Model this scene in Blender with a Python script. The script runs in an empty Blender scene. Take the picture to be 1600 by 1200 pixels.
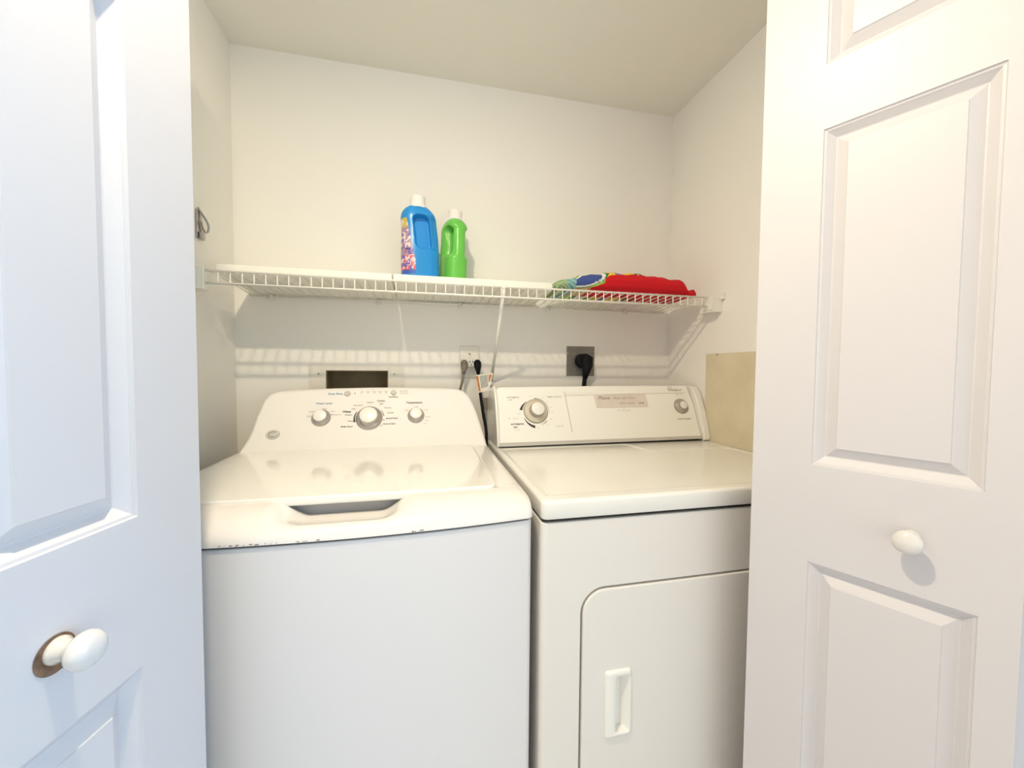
import bpy, bmesh, math, random
from mathutils import Vector, Matrix, noise
random.seed(7)
C = bpy.context.scene.collection
SC = bpy.context.scene

# ------------------------------------------------------------------ camera
cam_d = bpy.data.cameras.new('camera')
cam_d.sensor_width = 36.0
cam_d.lens = 615.22/1600*36.0
cam_d.clip_start = 0.02
cam = bpy.data.objects.new('camera', cam_d); C.objects.link(cam)
CX = Vector((0.97577415, -0.21863456, 0.00798389))
CU = Vector((7.85253720e-04, 3.99924560e-02, 9.99199673e-01))
CF = Vector((0.21877888, 0.97498694, -0.03919529))
m = Matrix((CX, CU, -CF)).transposed().to_4x4()
m.translation = Vector((0.5756, -1.3977, 1.1537))
cam.matrix_world = m
SC.camera = cam

# ------------------------------------------------------------------ world and lights
SC.view_settings.view_transform = 'Standard'
SC.view_settings.look = 'None'
SC.view_settings.gamma = 1.0
SC.view_settings.exposure = 0.0
SC.view_settings.use_curve_mapping = False
w = bpy.data.worlds.new('world'); SC.world = w; w.use_nodes = True
# surround fill, tint added for the doors: bluish from the right, pinkish from the left
_n = w.node_tree.nodes; _l = w.node_tree.links
_tc = _n.new('ShaderNodeTexCoord'); _sx = _n.new('ShaderNodeSeparateXYZ'); _mr = _n.new('ShaderNodeMapRange'); _cr = _n.new('ShaderNodeValToRGB')
_l.new(_tc.outputs['Generated'], _sx.inputs[0]); _l.new(_sx.outputs['X'], _mr.inputs['Value'])
_mr.inputs['From Min'].default_value = -1; _mr.inputs['From Max'].default_value = 1
_l.new(_mr.outputs[0], _cr.inputs['Fac']); _l.new(_cr.outputs['Color'], _n['Background'].inputs['Color'])
_cr.color_ramp.elements[0].position = 0.10; _cr.color_ramp.elements[0].color = (0.86, 0.77, 0.76, 1)
_cr.color_ramp.elements[1].position = 0.90; _cr.color_ramp.elements[1].color = (0.72, 0.90, 0.95, 1)
_e = _cr.color_ramp.elements.new(0.5); _e.color = (0.93, 0.955, 0.93, 1)
_n['Background'].inputs['Strength'].default_value = 1.58

def lamp(name, kind, loc, energy, color, size=0.1, target=None, size_y=None):
    d = bpy.data.lights.new(name, kind); d.energy = energy; d.color = color
    if kind == 'AREA':
        d.shape = 'RECTANGLE'; d.size = size; d.size_y = size_y or size
    else:
        d.shadow_soft_size = size
    o = bpy.data.objects.new(name, d); C.objects.link(o); o.location = loc
    if target:
        o.rotation_euler = (Vector(target)-Vector(loc)).to_track_quat('-Z', 'Y').to_euler()
    return o
lamp('hall_ceiling_lamp', 'POINT', (0.405, -1.10, 2.105), 4.2, (1.0, 0.87, 0.68), 0.022)
lamp('hall_downlight', 'AREA', (0.405, -1.10, 2.11), 12.6, (1.0, 0.85, 0.62), 0.045, (0.405, -1.10, 0))
lamp('right_blue_fill', 'AREA', (3.5, -1.85, 1.2), 40.0, (0.10, 0.42, 1.0), 1.3, (0.3, -0.9, 1.0), 1.5)  # added fill that tints the left door blue, no known window there

# ------------------------------------------------------------------ materials
def mat(name, col, rough=0.5, metal=0.0, bump=0.0, bscale=200.0, coat=0.0, var=0.0, vscale=6.0, stretch=None, spec=0.5):
    mt = bpy.data.materials.new(name); mt.use_nodes = True
    nt = mt.node_tree; b = nt.nodes['Principled BSDF']
    b.inputs['Base Color'].default_value = (*col, 1)
    b.inputs['Roughness'].default_value = rough
    b.inputs['Metallic'].default_value = metal
    b.inputs['Specular IOR Level'].default_value = spec
    if coat: b.inputs['Coat Weight'].default_value = coat; b.inputs['Coat Roughness'].default_value = 0.08
    tc = nt.nodes.new('ShaderNodeTexCoord')
    src = tc.outputs['Object']
    if stretch:
        mp = nt.nodes.new('ShaderNodeMapping'); mp.inputs['Scale'].default_value = stretch
        nt.links.new(src, mp.inputs['Vector']); src = mp.outputs['Vector']
    if bump:
        n = nt.nodes.new('ShaderNodeTexNoise'); n.inputs['Scale'].default_value = bscale; n.inputs['Detail'].default_value = 3
        nt.links.new(src, n.inputs['Vector'])
        bp = nt.nodes.new('ShaderNodeBump'); bp.inputs['Strength'].default_value = bump; bp.inputs['Distance'].default_value = 0.001
        nt.links.new(n.outputs['Fac'], bp.inputs['Height']); nt.links.new(bp.outputs['Normal'], b.inputs['Normal'])
    if var:
        n2 = nt.nodes.new('ShaderNodeTexNoise'); n2.inputs['Scale'].default_value = vscale; n2.inputs['Detail'].default_value = 4
        nt.links.new(tc.outputs['Object'], n2.inputs['Vector'])
        rp = nt.nodes.new('ShaderNodeValToRGB')
        rp.color_ramp.elements[0].position = 0.3; rp.color_ramp.elements[1].position = 0.7
        rp.color_ramp.elements[0].color = (*[c*(1-var) for c in col], 1)
        rp.color_ramp.elements[1].color = (*[min(1, c*(1+var*0.4)) for c in col], 1)
        nt.links.new(n2.outputs['Fac'], rp.inputs['Fac']); nt.links.new(rp.outputs['Color'], b.inputs['Base Color'])
    return mt
def vcol_mat(name, rough=0.9, bump=0.3, bscale=300):
    mt = mat(name, (1, 1, 1), rough, bump=bump, bscale=bscale)
    a = mt.node_tree.nodes.new('ShaderNodeAttribute'); a.attribute_name = 'pattern'
    mt.node_tree.links.new(a.outputs['Color'], mt.node_tree.nodes['Principled BSDF'].inputs['Base Color'])
    return mt
M = dict(
    wall=mat('wall_paint', (0.905, 0.878, 0.82), 0.85, bump=0.25, bscale=220),
    ceil=mat('ceiling_paint', (0.90, 0.88, 0.80), 0.9, bump=0.2, bscale=160),
    floor=mat('floor_tile', (0.62, 0.57, 0.50), 0.4, var=0.1),
    door=mat('door_paint', (0.665, 0.645, 0.645), 0.42, bump=0.22, bscale=60, stretch=(1, 1, 0.06)),
    knob=mat('knob_gloss_paint', (0.74, 0.71, 0.67), 0.15, coat=0.5),
    stain=mat('grimy_ring', (0.26, 0.16, 0.10), 0.8, var=0.5, vscale=90),
    enamel=mat('washer_white_enamel', (0.80, 0.77, 0.73), 0.18, coat=0.4, spec=0.5),
    conso=mat('washer_console_plastic', (0.85, 0.82, 0.78), 0.5, spec=0.3),
    lidm=mat('washer_lid_enamel', (0.86, 0.84, 0.79), 0.12, coat=0.6),
    cabinet=mat('washer_cabinet_paint', (0.77, 0.745, 0.735), 0.35, spec=0.4),
    enamel2=mat('dryer_cream_enamel', (0.88, 0.86, 0.80), 0.22, coat=0.4, var=0.04, vscale=5),
    dfront=mat('dryer_front_paint', (0.80, 0.765, 0.715), 0.33, spec=0.4),
    dpan=mat('dryer_panel_plastic', (0.92, 0.90, 0.83), 0.4),
    silver=mat('knob_silver', (0.50, 0.46, 0.44), 0.25, metal=0.6),
    capw=mat('knob_cap_white', (0.86, 0.84, 0.78), 0.3),
    beige=mat('dial_beige', (0.66, 0.60, 0.47), 0.35),
    taupe=mat('dial_side_taupe', (0.42, 0.37, 0.31), 0.4),
    greyst=mat('grey_strip', (0.55, 0.52, 0.47), 0.4),
    ink=mat('ink_dark', (0.04, 0.03, 0.03), 0.6),
    inkg=mat('ink_grey', (0.34, 0.28, 0.22), 0.6),
    inkb=mat('ink_blue', (0.16, 0.30, 0.48), 0.6),
    inkl=mat('ink_light_grey', (0.50, 0.45, 0.38), 0.6),
    badge=mat('badge_grey', (0.38, 0.35, 0.31), 0.4),
    dark=mat('dark_gap', (0.03, 0.028, 0.025), 0.7),
    recess=mat('grey_recess_plastic', (0.42, 0.42, 0.43), 0.5),
    chip=mat('rust_chip', (0.16, 0.11, 0.09), 0.8),
    wire=mat('white_vinyl_wire', (0.88, 0.86, 0.78), 0.3),
    board=mat('white_shelf_board', (0.90, 0.88, 0.80), 0.5, bump=0.1),
    plateg=mat('steel_plate', (0.30, 0.28, 0.25), 0.35, metal=0.7, var=0.15, vscale=30),
    platew=mat('white_wall_plate', (0.80, 0.76, 0.68), 0.4),
    black=mat('black_rubber', (0.008, 0.008, 0.011), 0.6, spec=0.15),
    grey=mat('grey_cord_rubber', (0.21, 0.18, 0.14), 0.5),
    brass=mat('screw_brass', (0.60, 0.45, 0.22), 0.3, metal=0.9),
    paper=mat('note_paper', (0.76, 0.68, 0.60), 0.8, var=0.08, vscale=20),
    pencil=mat('pencil_writing', (0.38, 0.30, 0.25), 0.8),
    tagw=mat('tag_white', (0.80, 0.77, 0.68), 0.6),
    tago=mat('tag_orange', (0.62, 0.22, 0.06), 0.6, var=0.5, vscale=160),
    tagg=mat('tag_grey', (0.45, 0.45, 0.40), 0.6, var=0.2, vscale=120),
    tan=mat('tan_board', (0.74, 0.66, 0.47), 0.55, var=0.12, vscale=7),
    boxin=mat('outlet_box_brown', (0.30, 0.225, 0.13), 0.7, var=0.3, vscale=12),
    chrome=mat('hook_metal', (0.45, 0.42, 0.40), 0.25, metal=0.8),
    blue=vcol_mat('blue_bottle_plastic', 0.28, 0.0),
    green=vcol_mat('green_bottle_plastic', 0.28, 0.0),
    cap=mat('white_cap_plastic', (0.88, 0.85, 0.82), 0.4),
    towel=vcol_mat('towel_terry', 0.95, 0.6, 900),
)

# ------------------------------------------------------------------ helpers
def obj(name, bm, m, parent=None, smooth=False, bevel=0, seg=3, auto=True):
    me = bpy.data.meshes.new(name)
    bm.normal_update()
    bm.to_mesh(me); bm.free()
    o = bpy.data.objects.new(name, me); C.objects.link(o)
    for x in (m if isinstance(m, (list, tuple)) else [m]): me.materials.append(x)
    if parent is not None: o.parent = parent
    if smooth:
        for p in me.polygons: p.use_smooth = True
    if bevel:
        b = o.modifiers.new('bevel', 'BEVEL'); b.width = bevel; b.segments = seg; b.limit_method = 'ANGLE'; b.angle_limit = math.radians(35)
        for p in me.polygons: p.use_smooth = True
        wn = o.modifiers.new('wn', 'WEIGHTED_NORMAL'); wn.keep_sharp = False
    return o
def thing(name, label, cat, loc=(0, 0, 0), rot=(0, 0, 0), group=None):
    o = bpy.data.objects.new(name, None); C.objects.link(o); o.location = loc; o.rotation_euler = rot
    o.empty_display_size = 0.05
    tag(o, label, cat, group); return o
def tag(o, label, cat, group=None):
    o['label'] = label; o['category'] = cat
    if group: o['group'] = group
    return o
def struct(o, label=None):
    o['kind'] = 'structure'
    if label: o['label'] = label
    return o
def box(bm, a, b):
    x0, y0, z0 = a; x1, y1, z1 = b
    v = [bm.verts.new(p) for p in ((x0,y0,z0),(x1,y0,z0),(x1,y1,z0),(x0,y1,z0),(x0,y0,z1),(x1,y0,z1),(x1,y1,z1),(x0,y1,z1))]
    fs = [bm.faces.new([v[i] for i in f]) for f in ((0,3,2,1),(4,5,6,7),(0,1,5,4),(1,2,6,5),(2,3,7,6),(3,0,4,7))]
    return fs
def B(*boxes):
    bm = bmesh.new()
    for a, b in boxes: box(bm, a, b)
    return bm
def tube(bm, pts, r, n=8, caps=True, radii=None):
    pts = [Vector(p) for p in pts]; rings = []
    up = None
    for i, p in enumerate(pts):
        t = ((pts[min(i+1, len(pts)-1)]-pts[max(i-1, 0)])).normalized()
        if up is None:
            up = Vector((0, 0, 1)) if abs(t.z) < 0.9 else Vector((1, 0, 0))
        a = t.cross(up)
        if a.length < 1e-4: a = t.cross(Vector((0, 1, 0)))
        a.normalize(); b = t.cross(a).normalized(); up = -b if False else (a.cross(t)).normalized()
        rr = radii[i] if radii else r
        rings.append([bm.verts.new(p+a*math.cos(k*2*math.pi/n)*rr+b*math.sin(k*2*math.pi/n)*rr) for k in range(n)])
    for i in range(len(rings)-1):
        for k in range(n):
            bm.faces.new((rings[i][k], rings[i][(k+1) % n], rings[i+1][(k+1) % n], rings[i+1][k]))
    if caps:
        bm.faces.new(rings[0][::-1]); bm.faces.new(rings[-1])
def curve_pts(ctrl, n=8):
    P = [Vector(p) for p in ctrl]; P = [P[0]*2-P[1]]+P+[P[-1]*2-P[-2]]; out = []
    for i in range(1, len(P)-2):
        for k in range(n):
            t = k/n; a, b, c, d = P[i-1:i+3]
            out.append(0.5*((2*b)+(c-a)*t+(2*a-5*b+4*c-d)*t*t+(3*b-a-3*c+d)*t**3))
    out.append(P[-2]); return out
def lathe(bm, prof, n=40, frame=None, mi=0):
    """prof: (radius, height) pairs; frame: 4x4 whose z is the axis"""
    fr = frame or Matrix.Identity(4); rings = []
    for r, h in prof:
        if r < 1e-6: rings.append([bm.verts.new(fr @ Vector((0, 0, h)))])
        else: rings.append([bm.verts.new(fr @ Vector((r*math.cos(2*math.pi*k/n), r*math.sin(2*math.pi*k/n), h))) for k in range(n)])
    for A, Bq in zip(rings, rings[1:]):
        for k in range(n):
            k2 = (k+1) % n
            if len(A) == 1 and len(Bq) == 1: continue
            if len(A) == 1: f = bm.faces.new((A[0], Bq[k2], Bq[k]))
            elif len(Bq) == 1: f = bm.faces.new((A[k], A[k2], Bq[0]))
            else: f = bm.faces.new((A[k], A[k2], Bq[k2], Bq[k]))
            f.material_index = mi; f.smooth = True
def prism(bm, outline, d, fr=None):
    """outline 2D polygon in frame xy (counter-clockwise), extruded along the vector d given in frame space"""
    fr = fr or Matrix.Identity(4); d = Vector(d)
    a = [bm.verts.new(fr @ Vector((x, y, 0))) for x, y in outline]
    b = [bm.verts.new(fr @ (Vector((x, y, 0))+d)) for x, y in outline]
    n = len(a)
    bm.faces.new(a); bm.faces.new(b[::-1])
    for i in range(n): bm.faces.new((a[(i+1) % n], a[i], b[i], b[(i+1) % n]))
    bmesh.ops.recalc_face_normals(bm, faces=bm.faces[:])
def rrect(x0, y0, x1, y1, r, n=6, corners=(1, 1, 1, 1)):
    out = []
    for (cx, cy, a0), on in zip(((x1-r, y1-r, 0), (x0+r, y1-r, 90), (x0+r, y0+r, 180), (x1-r, y0+r, 270)), corners):
        if on:
            for k in range(n+1):
                a = math.radians(a0+90*k/n); out.append((cx+r*math.cos(a), cy+r*math.sin(a)))
        else:
            out.append((cx+(r if a0 in (0, 270) else -r), cy+(r if a0 in (0, 90) else -r)))
    return out
def sstep(a, b, x):
    t = max(0.0, min(1.0, (x-a)/(b-a))); return t*t*(3-2*t)
def axes(origin, x, y, z):
    mm = Matrix((Vector(x), Vector(y), Vector(z))).transposed().to_4x4(); mm.translation = Vector(origin); return mm
def boolean(o, cutter_bm):
    me = bpy.data.meshes.new('cut'); bmesh.ops.recalc_face_normals(cutter_bm, faces=cutter_bm.faces[:]); cutter_bm.to_mesh(me); cutter_bm.free()
    c = bpy.data.objects.new('cut', me); C.objects.link(c)
    md = o.modifiers.new('bool', 'BOOLEAN'); md.operation = 'DIFFERENCE'; md.solver = 'EXACT'; md.object = c
    dg = bpy.context.evaluated_depsgraph_get(); dg.update()
    new = bpy.data.meshes.new_from_object(o.evaluated_get(dg))
    o.modifiers.remove(md); o.data = new
    bpy.data.objects.remove(c)
_tcache = {}
def text2d(s, size, bold=0.0, shear=0.0, align='CENTER'):
    key = (s, size, bold, shear, align)
    if key in _tcache: return _tcache[key]
    cu = bpy.data.curves.new('t', 'FONT'); cu.body = s; cu.size = size; cu.align_x = align; cu.align_y = 'CENTER'
    cu.offset = bold; cu.shear = shear; cu.resolution_u = 2
    o = bpy.data.objects.new('t', cu); C.objects.link(o)
    dg = bpy.context.evaluated_depsgraph_get(); dg.update()
    me = bpy.data.meshes.new_from_object(o.evaluated_get(dg))
    res = ([tuple(v.co[:2]) for v in me.vertices], [tuple(p.vertices) for p in me.polygons])
    bpy.data.objects.remove(o); bpy.data.curves.remove(cu); bpy.data.meshes.remove(me)
    _tcache[key] = res; return res
def put_text(bm, s, size, fr, x, y, mi=0, bold=0.0, shear=0.0, align='CENTER', h=0.0006):
    vs, fs = text2d(s, size, bold, shear, align)
    v = [bm.verts.new(fr @ Vector((x+a, y+b, h))) for a, b in vs]
    for f in fs:
        try: q = bm.faces.new([v[i] for i in f]); q.material_index = mi
        except ValueError: pass
def put_poly(bm, pts, fr, mi=0, h=0.0006):
    q = bm.faces.new([bm.verts.new(fr @ Vector((a, b, h))) for a, b in pts]); q.material_index = mi
def split_obj(bm, fr, rules, mats, root, off):
    '''share the printed faces of bm out over several named parts; rules: (name, test on frame x, y)'''
    inv = fr.inverted(); parts = {}
    for f in bm.faces:
        c = inv @ f.calc_center_median()
        nm = next(i for i, (n, t) in enumerate(rules) if t(c.x, c.y))
        parts.setdefault(nm, []).append(([v.co.copy() for v in f.verts], f.material_index))
    bm.free()
    for k, fs in parts.items():
        b = bmesh.new()
        for vs, mi in fs:
            q = b.faces.new([b.verts.new(v-off) for v in vs]); q.material_index = mi
        bmesh.ops.remove_doubles(b, verts=b.verts[:], dist=1e-6)
        obj(rules[k][0], b, mats, root)
def put_arc(bm, fr, cx, cy, r0, r1, a0, a1, w0, w1, mi=0, n=14, h=0.0006):
    P = []
    for k in range(n+1):
        t = k/n; a = math.radians(a0+(a1-a0)*t); r = r0+(r1-r0)*t; ww = (w0+(w1-w0)*t)/2
        P.append((bm.verts.new(fr @ Vector((cx+(r-ww)*math.cos(a), cy+(r-ww)*math.sin(a), h))),
                  bm.verts.new(fr @ Vector((cx+(r+ww)*math.cos(a), cy+(r+ww)*math.sin(a), h)))))
    for p, q in zip(P, P[1:]):
        f = bm.faces.new((p[0], p[1], q[1], q[0])); f.material_index = mi

XR = 1.5262; H = 2.1354
# ------------------------------------------------------------------ room shell
# back wall with the opening for the recessed washer outlet box
ox0, ox1, oz0, oz1 = 0.262, 0.458, 1.00, 1.143
struct(obj('wall_back', B(((-0.1, 0, 0), (ox0, 0.1, H)), ((ox1, 0, 0), (XR+0.1, 0.1, H)), ((ox0, 0, 0), (ox1, 0.1, oz0)), ((ox0, 0, oz1), (ox1, 0.1, H))), M['wall']))
struct(obj('wall_left', B(((-0.1, -0.88, 0), (0, 0, H))), M['wall']))
struct(obj('wall_right', B(((XR, -0.88, 0), (XR+0.1, 0, H))), M['wall']))
struct(obj('ceiling', B(((-3.2, -4.2, H), (4.2, 0.1, H+0.1))), M['ceil']))
struct(obj('floor', B(((-3.2, -4.2, -0.05), (4.2, 0.1, 0))), M['floor']))
struct(obj('wall_front', B(((-3.2, -0.88, 0), (0.085, -0.76, H)), ((1.485, -0.88, 0), (4.2, -0.76, H))), M['wall']))

# ------------------------------------------------------------------ bifold doors
LW, TH, DZ0, DZ1 = 0.305, 0.030, 0.012, 2.035
def leaf_bm(x0, x1, zs):
    """leaf: x along its width from the leading edge, visible face at y=0 looking to -y, thickness to +y"""
    bm = bmesh.new()
    xs = [0, x0, x1, LW]; zz = [DZ0]
    for a, b in zs: zz += [a, b]
    zz.append(DZ1)
    V = {}
    def v(x, y, z):
        k = (round(x, 5), round(y, 5), round(z, 5))
        if k not in V: V[k] = bm.verts.new((x, y, z))
        return V[k]
    def face(ys, flip):
        for i in range(3):
            for j in range(len(zz)-1):
                a, b, c, d = xs[i], xs[i+1], zz[j], zz[j+1]
                loops = [(0, 0)]
                if i == 1 and j % 2 == 1:
                    loops = [(0, 0), (0.0010, 0.0022), (0.0040, 0.0030), (0.0055, 0.0045), (0.0140, 0.0118), (0.0158, 0.0122), (0.0300, 0.0042), (0.0310, 0.0028)]
                rings = []
                for ins, dp in loops:
                    y = ys+dp*(1 if not flip else -1)
                    rings.append([v(a+ins, y, c+ins), v(b-ins, y, c+ins), v(b-ins, y, d-ins), v(a+ins, y, d-ins)])
                for A, Bq in zip(rings, rings[1:]):
                    for k in range(4):
                        bm.faces.new((A[k], A[(k+1) % 4], Bq[(k+1) % 4], Bq[k]))
                bm.faces.new(rings[-1])
    face(0, False); face(TH, True)
    for j in range(len(zz)-1):
        for x in (0, LW): bm.faces.new((v(x, 0, zz[j]), v(x, 0, zz[j+1]), v(x, TH, zz[j+1]), v(x, TH, zz[j])))
    for i in range(3):
        for z in (DZ0, DZ1): bm.faces.new((v(xs[i], 0, z), v(xs[i+1], 0, z), v(xs[i+1], TH, z), v(xs[i], TH, z)))
    bmesh.ops.recalc_face_normals(bm, faces=bm.faces[:])
    return bm
ZS = [(0.24, 0.838), (1.000, 1.5375), (1.637, 1.925)]
def knob_bm(fr, r=0.0195):
    bm = bmesh.new()
    lathe(bm, [(0.0100, 0), (0.0118, 0.0012), (0.0114, 0.0040), (0.0092, 0.0065), (0.0090, 0.0090), (0.0084, 0.0100), (0.0086, 0.0150), (0.0120, 0.0182), (0.0150, 0.0210), (0.0164, 0.0245), (0.0160, 0.0285), (0.0138, 0.0322), (0.0095, 0.0348), (0.0045, 0.0360), (0, 0.0363)], 48, fr)
    return bm
def bifold(name, label, lead_edge, direc, nrm, knob_x, knob_z, px, zs, side):
    root = bpy.data.objects.new(name, None); C.objects.link(root); struct(root, label)
    root.location = (lead_edge[0], lead_edge[1], 0)
    d = Vector((direc[0], direc[1], 0)).normalized(); n = Vector((nrm[0], nrm[1], 0)).normalized()
    L = obj('door_leaf', leaf_bm(px[0], px[1], zs), M['door'], root)
    L.matrix_local = axes((0, 0, 0), d, -n, (0, 0, 1))
    k = obj('door_knob', knob_bm(axes((knob_x, 0, knob_z), (1, 0, 0), (0, 0, 1), (0, -1, 0))), M['knob'], L)
    ap = d*LW - n*(TH+0.003)          # fold apex, behind the leading leaf
    d2 = Vector((-d.x, -d.y, 0)); d2 = Vector((d.x, -d.y, 0))
    # folded leaf runs from the apex back to the jamb
    n2 = Vector((-n.x, n.y, 0))
    L2 = obj('door_leaf', leaf_bm(LW-px[1], LW-px[0], zs), M['door'], root)
    L2.matrix_local = axes(ap, d2, n2*1.0, (0, 0, 1)) if side > 0 else axes(ap, d2, n2*1.0, (0, 0, 1))
    hb = bmesh.new()
    hj = d*(LW+0.004)-n*(TH+0.0015)
    for z in (0.25, 1.02, 1.80): tube(hb, [hj+Vector((0, 0, z)), hj+Vector((0, 0, z+0.065))], 0.004, 10)
    obj('hinge', hb, M['knob'], root)
    return L
LL = bifold('door_1', 'white panelled bifold door folded open at the left of the closet, knob with a grimy ring', (0.290, -0.812), (-0.2027, -0.9792), (0.9792, -0.2027), 0.168, 0.900, (0.087, 0.222), [(0.24, 0.822), (0.990, 1.5375), (1.637, 1.925)], -1)
LR = bifold('door_2', 'white panelled bifold door folded open at the right of the closet, with round white knob', (1.160, -0.800), (0.4264, -0.9045), (-0.9045, -0.4264), 0.206, 0.919, (0.0875, 0.2585+0.012), ZS, 1)
# worn grimy ring around the left knob
sb = bmesh.new(); put_arc(sb, axes((0.169, 0, 0.897), (1, 0, 0), (0, 0, 1), (0, -1, 0)), 0, 0, 0.0130, 0.0130, 0, 360, 0.0080, 0.0080, n=40)
obj('grime_ring', sb, M['stain'], LL)['label'] = 'brown grime ring round the knob'

# ------------------------------------------------------------------ washer
WX0, WX1 = 0.0815, 0.7690
def wfront(x, base=-0.7254, bulge=0.027):
    t = (x-(WX0+WX1)/2)/((WX1-WX0)/2); return base-bulge*(1-t*t)
washer = thing('washing_machine', 'white top-loading washing machine with three round dials, left of the dryer', 'washing machine', ((WX0+WX1)/2, -0.38, 0))
wl = Vector(washer.location)
def W_obj(name, bm, m, **k):
    bmesh.ops.translate(bm, verts=bm.verts[:], vec=-wl); return obj(name, bm, m, washer, **k)
def plan_outline(x0, x1, yb, off=0, r=0.012, n=24):
    pts = []
    for k in range(n+1):
        x = x0+(x1-x0)*k/n; y = wfront(x)+off
        e = min(x-x0, x1-x)
        if e < r: y += r-math.sqrt(max(0, r*r-(r-e)**2))
        pts.append((x, y))
    # finer corner points
    fine = []
    for s in (0, 1):
        for k in range(1, 6):
            e = r*(1-math.cos(k*math.pi/12)); x = x0+e if s == 0 else x1-e
            fine.append((x, wfront(x)+off+r-math.sqrt(max(0, r*r-(r-e)**2))))
    pts = sorted(pts+fine)
    return pts+[(x1, yb), (x0, yb)]
bm = bmesh.new(); prism(bm, plan_outline(WX0+0.002, WX1-0.002, -0.06, 0.003), (0, 0, 0.8820-0.03), axes((0, 0, 0.03), (1, 0, 0), (0, 1, 0), (0, 0, 1)))
W_obj('cabinet', bm, M['cabinet'], bevel=0.003, seg=2)
bm = bmesh.new(); prism(bm, plan_outline(WX0+0.010, WX1-0.010, -0.07, 0.012), (0, 0, 0.018), axes((0, 0, 0.868), (1, 0, 0), (0, 1, 0), (0, 0, 1)))
W_obj('seam_gap_shade', bm, M['dark'])  # near-black filler, stands in for the shade inside the open seam
for sx in (WX0+0.05, WX1-0.05):
    for sy in (-0.66, -0.12):
        bm = bmesh.new(); lathe(bm, [(0, 0), (0.025, 0), (0.025, 0.012), (0.010, 0.014), (0.010, 0.04)], 20, Matrix.Translation((sx, sy, 0)))
        W_obj('foot', bm, M['black'])
# top deck : lofted height field, scooped below the lid for the hand
LX0, LX1, LY0, LY1 = 0.132, 0.716, -0.668, -0.244
def scoop(x):
    return sstep(0.325, 0.385, x)*(1-sstep(0.500, 0.560, x))
def deck_z(x, v):
    pass
NX = 130; bm = bmesh.new()
xs = [WX0+(WX1-WX0)*(0.5-0.5*math.cos(math.pi*k/NX))*1.0 for k in range(NX+1)]
xs = sorted(set([round(WX0+(WX1-WX0)*k/NX, 5) for k in range(NX+1)]+[WX0+0.001, WX0+0.003, WX1-0.001, WX1-0.003, LX0-0.001, LX0+0.001, LX1-0.001, LX1+0.001]))
# profile stations front -> back : (kind, t)
st = [('f', 0.0), ('f', 0.04), ('f', 0.10), ('f', 0.2), ('f', 0.3), ('f', 0.4), ('f', 0.5), ('f', 0.6), ('f', 0.7), ('f', 0.8), ('f', 0.88), ('f', 0.94), ('f', 1.0)]
st += [('s', 0.0), ('t', 0.0), ('t', 0.5), ('t', 0.97), ('t', 1.0), ('b', 0), ('b', 0.5), ('b', 1.0)]
grid = []
for x in xs:
    e = min(x-WX0, WX1-x); side = 0.0
    R = 0.030
    drop = 0.020*(1-math.sqrt(max(0, 1-(1-min(e, R)/R)**2)))
    inlid = LX0 < x < LX1
    yf = wfront(x); col = []
    rc = 0.012; yf2 = yf+(rc-math.sqrt(max(0, rc*rc-(rc-min(e, rc))**2)))
    for kind, t in st:
        if kind == 'f':
            y = yf2+(LY0+0.006-yf2)*(t**1.25)
            z = 0.8865+(0.9265-0.8865)*(math.sin(min(1, t*1.02)*math.pi/2)**0.62)
            sc = scoop(x)
            k = sstep(0.12, 0.75, t)
            z -= sc*k*0.030
            z -= drop*t
        elif kind == 's':
            y = LY0+0.008; z = (0.896-0.030*scoop(x)) if inlid else 0.9275-drop
        elif kind == 't':
            y = LY0+0.010+(LY1-LY0-0.012)*t+(0.036 if t == 0 and 0.333 < x < 0.553 else 0); z = 0.912 if inlid else 0.9275-drop
        else:
            y = LY1+(-0.055-LY1)*t; z = 0.9275-drop
        col.append(bm.verts.new((x, y, z)))
    grid.append(col)
for a, b in zip(grid, grid[1:]):
    for i in range(len(a)-1):
        f = bm.faces.new((a[i], b[i], b[i+1], a[i+1])); f.smooth = True
# skirts
zb = 0.886
def skirt(vs):
    low = [bm.verts.new((v.co.x, v.co.y, zb if v.co.z > zb else v.co.z-0.001)) for v in vs]
    for i in range(len(vs)-1): bm.faces.new((vs[i], low[i], low[i+1], vs[i+1]))
skirt([c[0] for c in grid][::-1]); skirt(grid[0]); skirt(grid[-1][::-1]); skirt([c[-1] for c in grid])
bmesh.ops.recalc_face_normals(bm, faces=bm.faces[:])
o = W_obj('top_deck', bm, M['enamel'])
# grey hand recess seen under the front of the lid
bm = B(((0.335, -0.650, 0.862), (0.552, -0.640, 0.9100)))
W_obj('hand_recess', bm, M['recess'])['label'] = 'grey plastic recess under the lid edge'
# lid
bm = bmesh.new(); prism(bm, rrect(LX0+0.003, LY0, LX1-0.003, LY1, 0.022, 8, (0, 0, 1, 1)), (0, 0, 0.0165), axes((0, 0, 0.9145), (1, 0, 0), (0, 1, 0), (0, 0, 1)))
lid = W_obj('lid', bm, M['lidm'], bevel=0.005, seg=4)
for s in (LX0+0.012, LX1-0.012):
    bm = bmesh.new(); tube(bm, [(s-0.006, LY1+0.002, 0.929), (s+0.006, LY1+0.002, 0.929)], 0.0028, 10)
    W_obj('lid_hinge', bm, M['inkg'])
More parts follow.
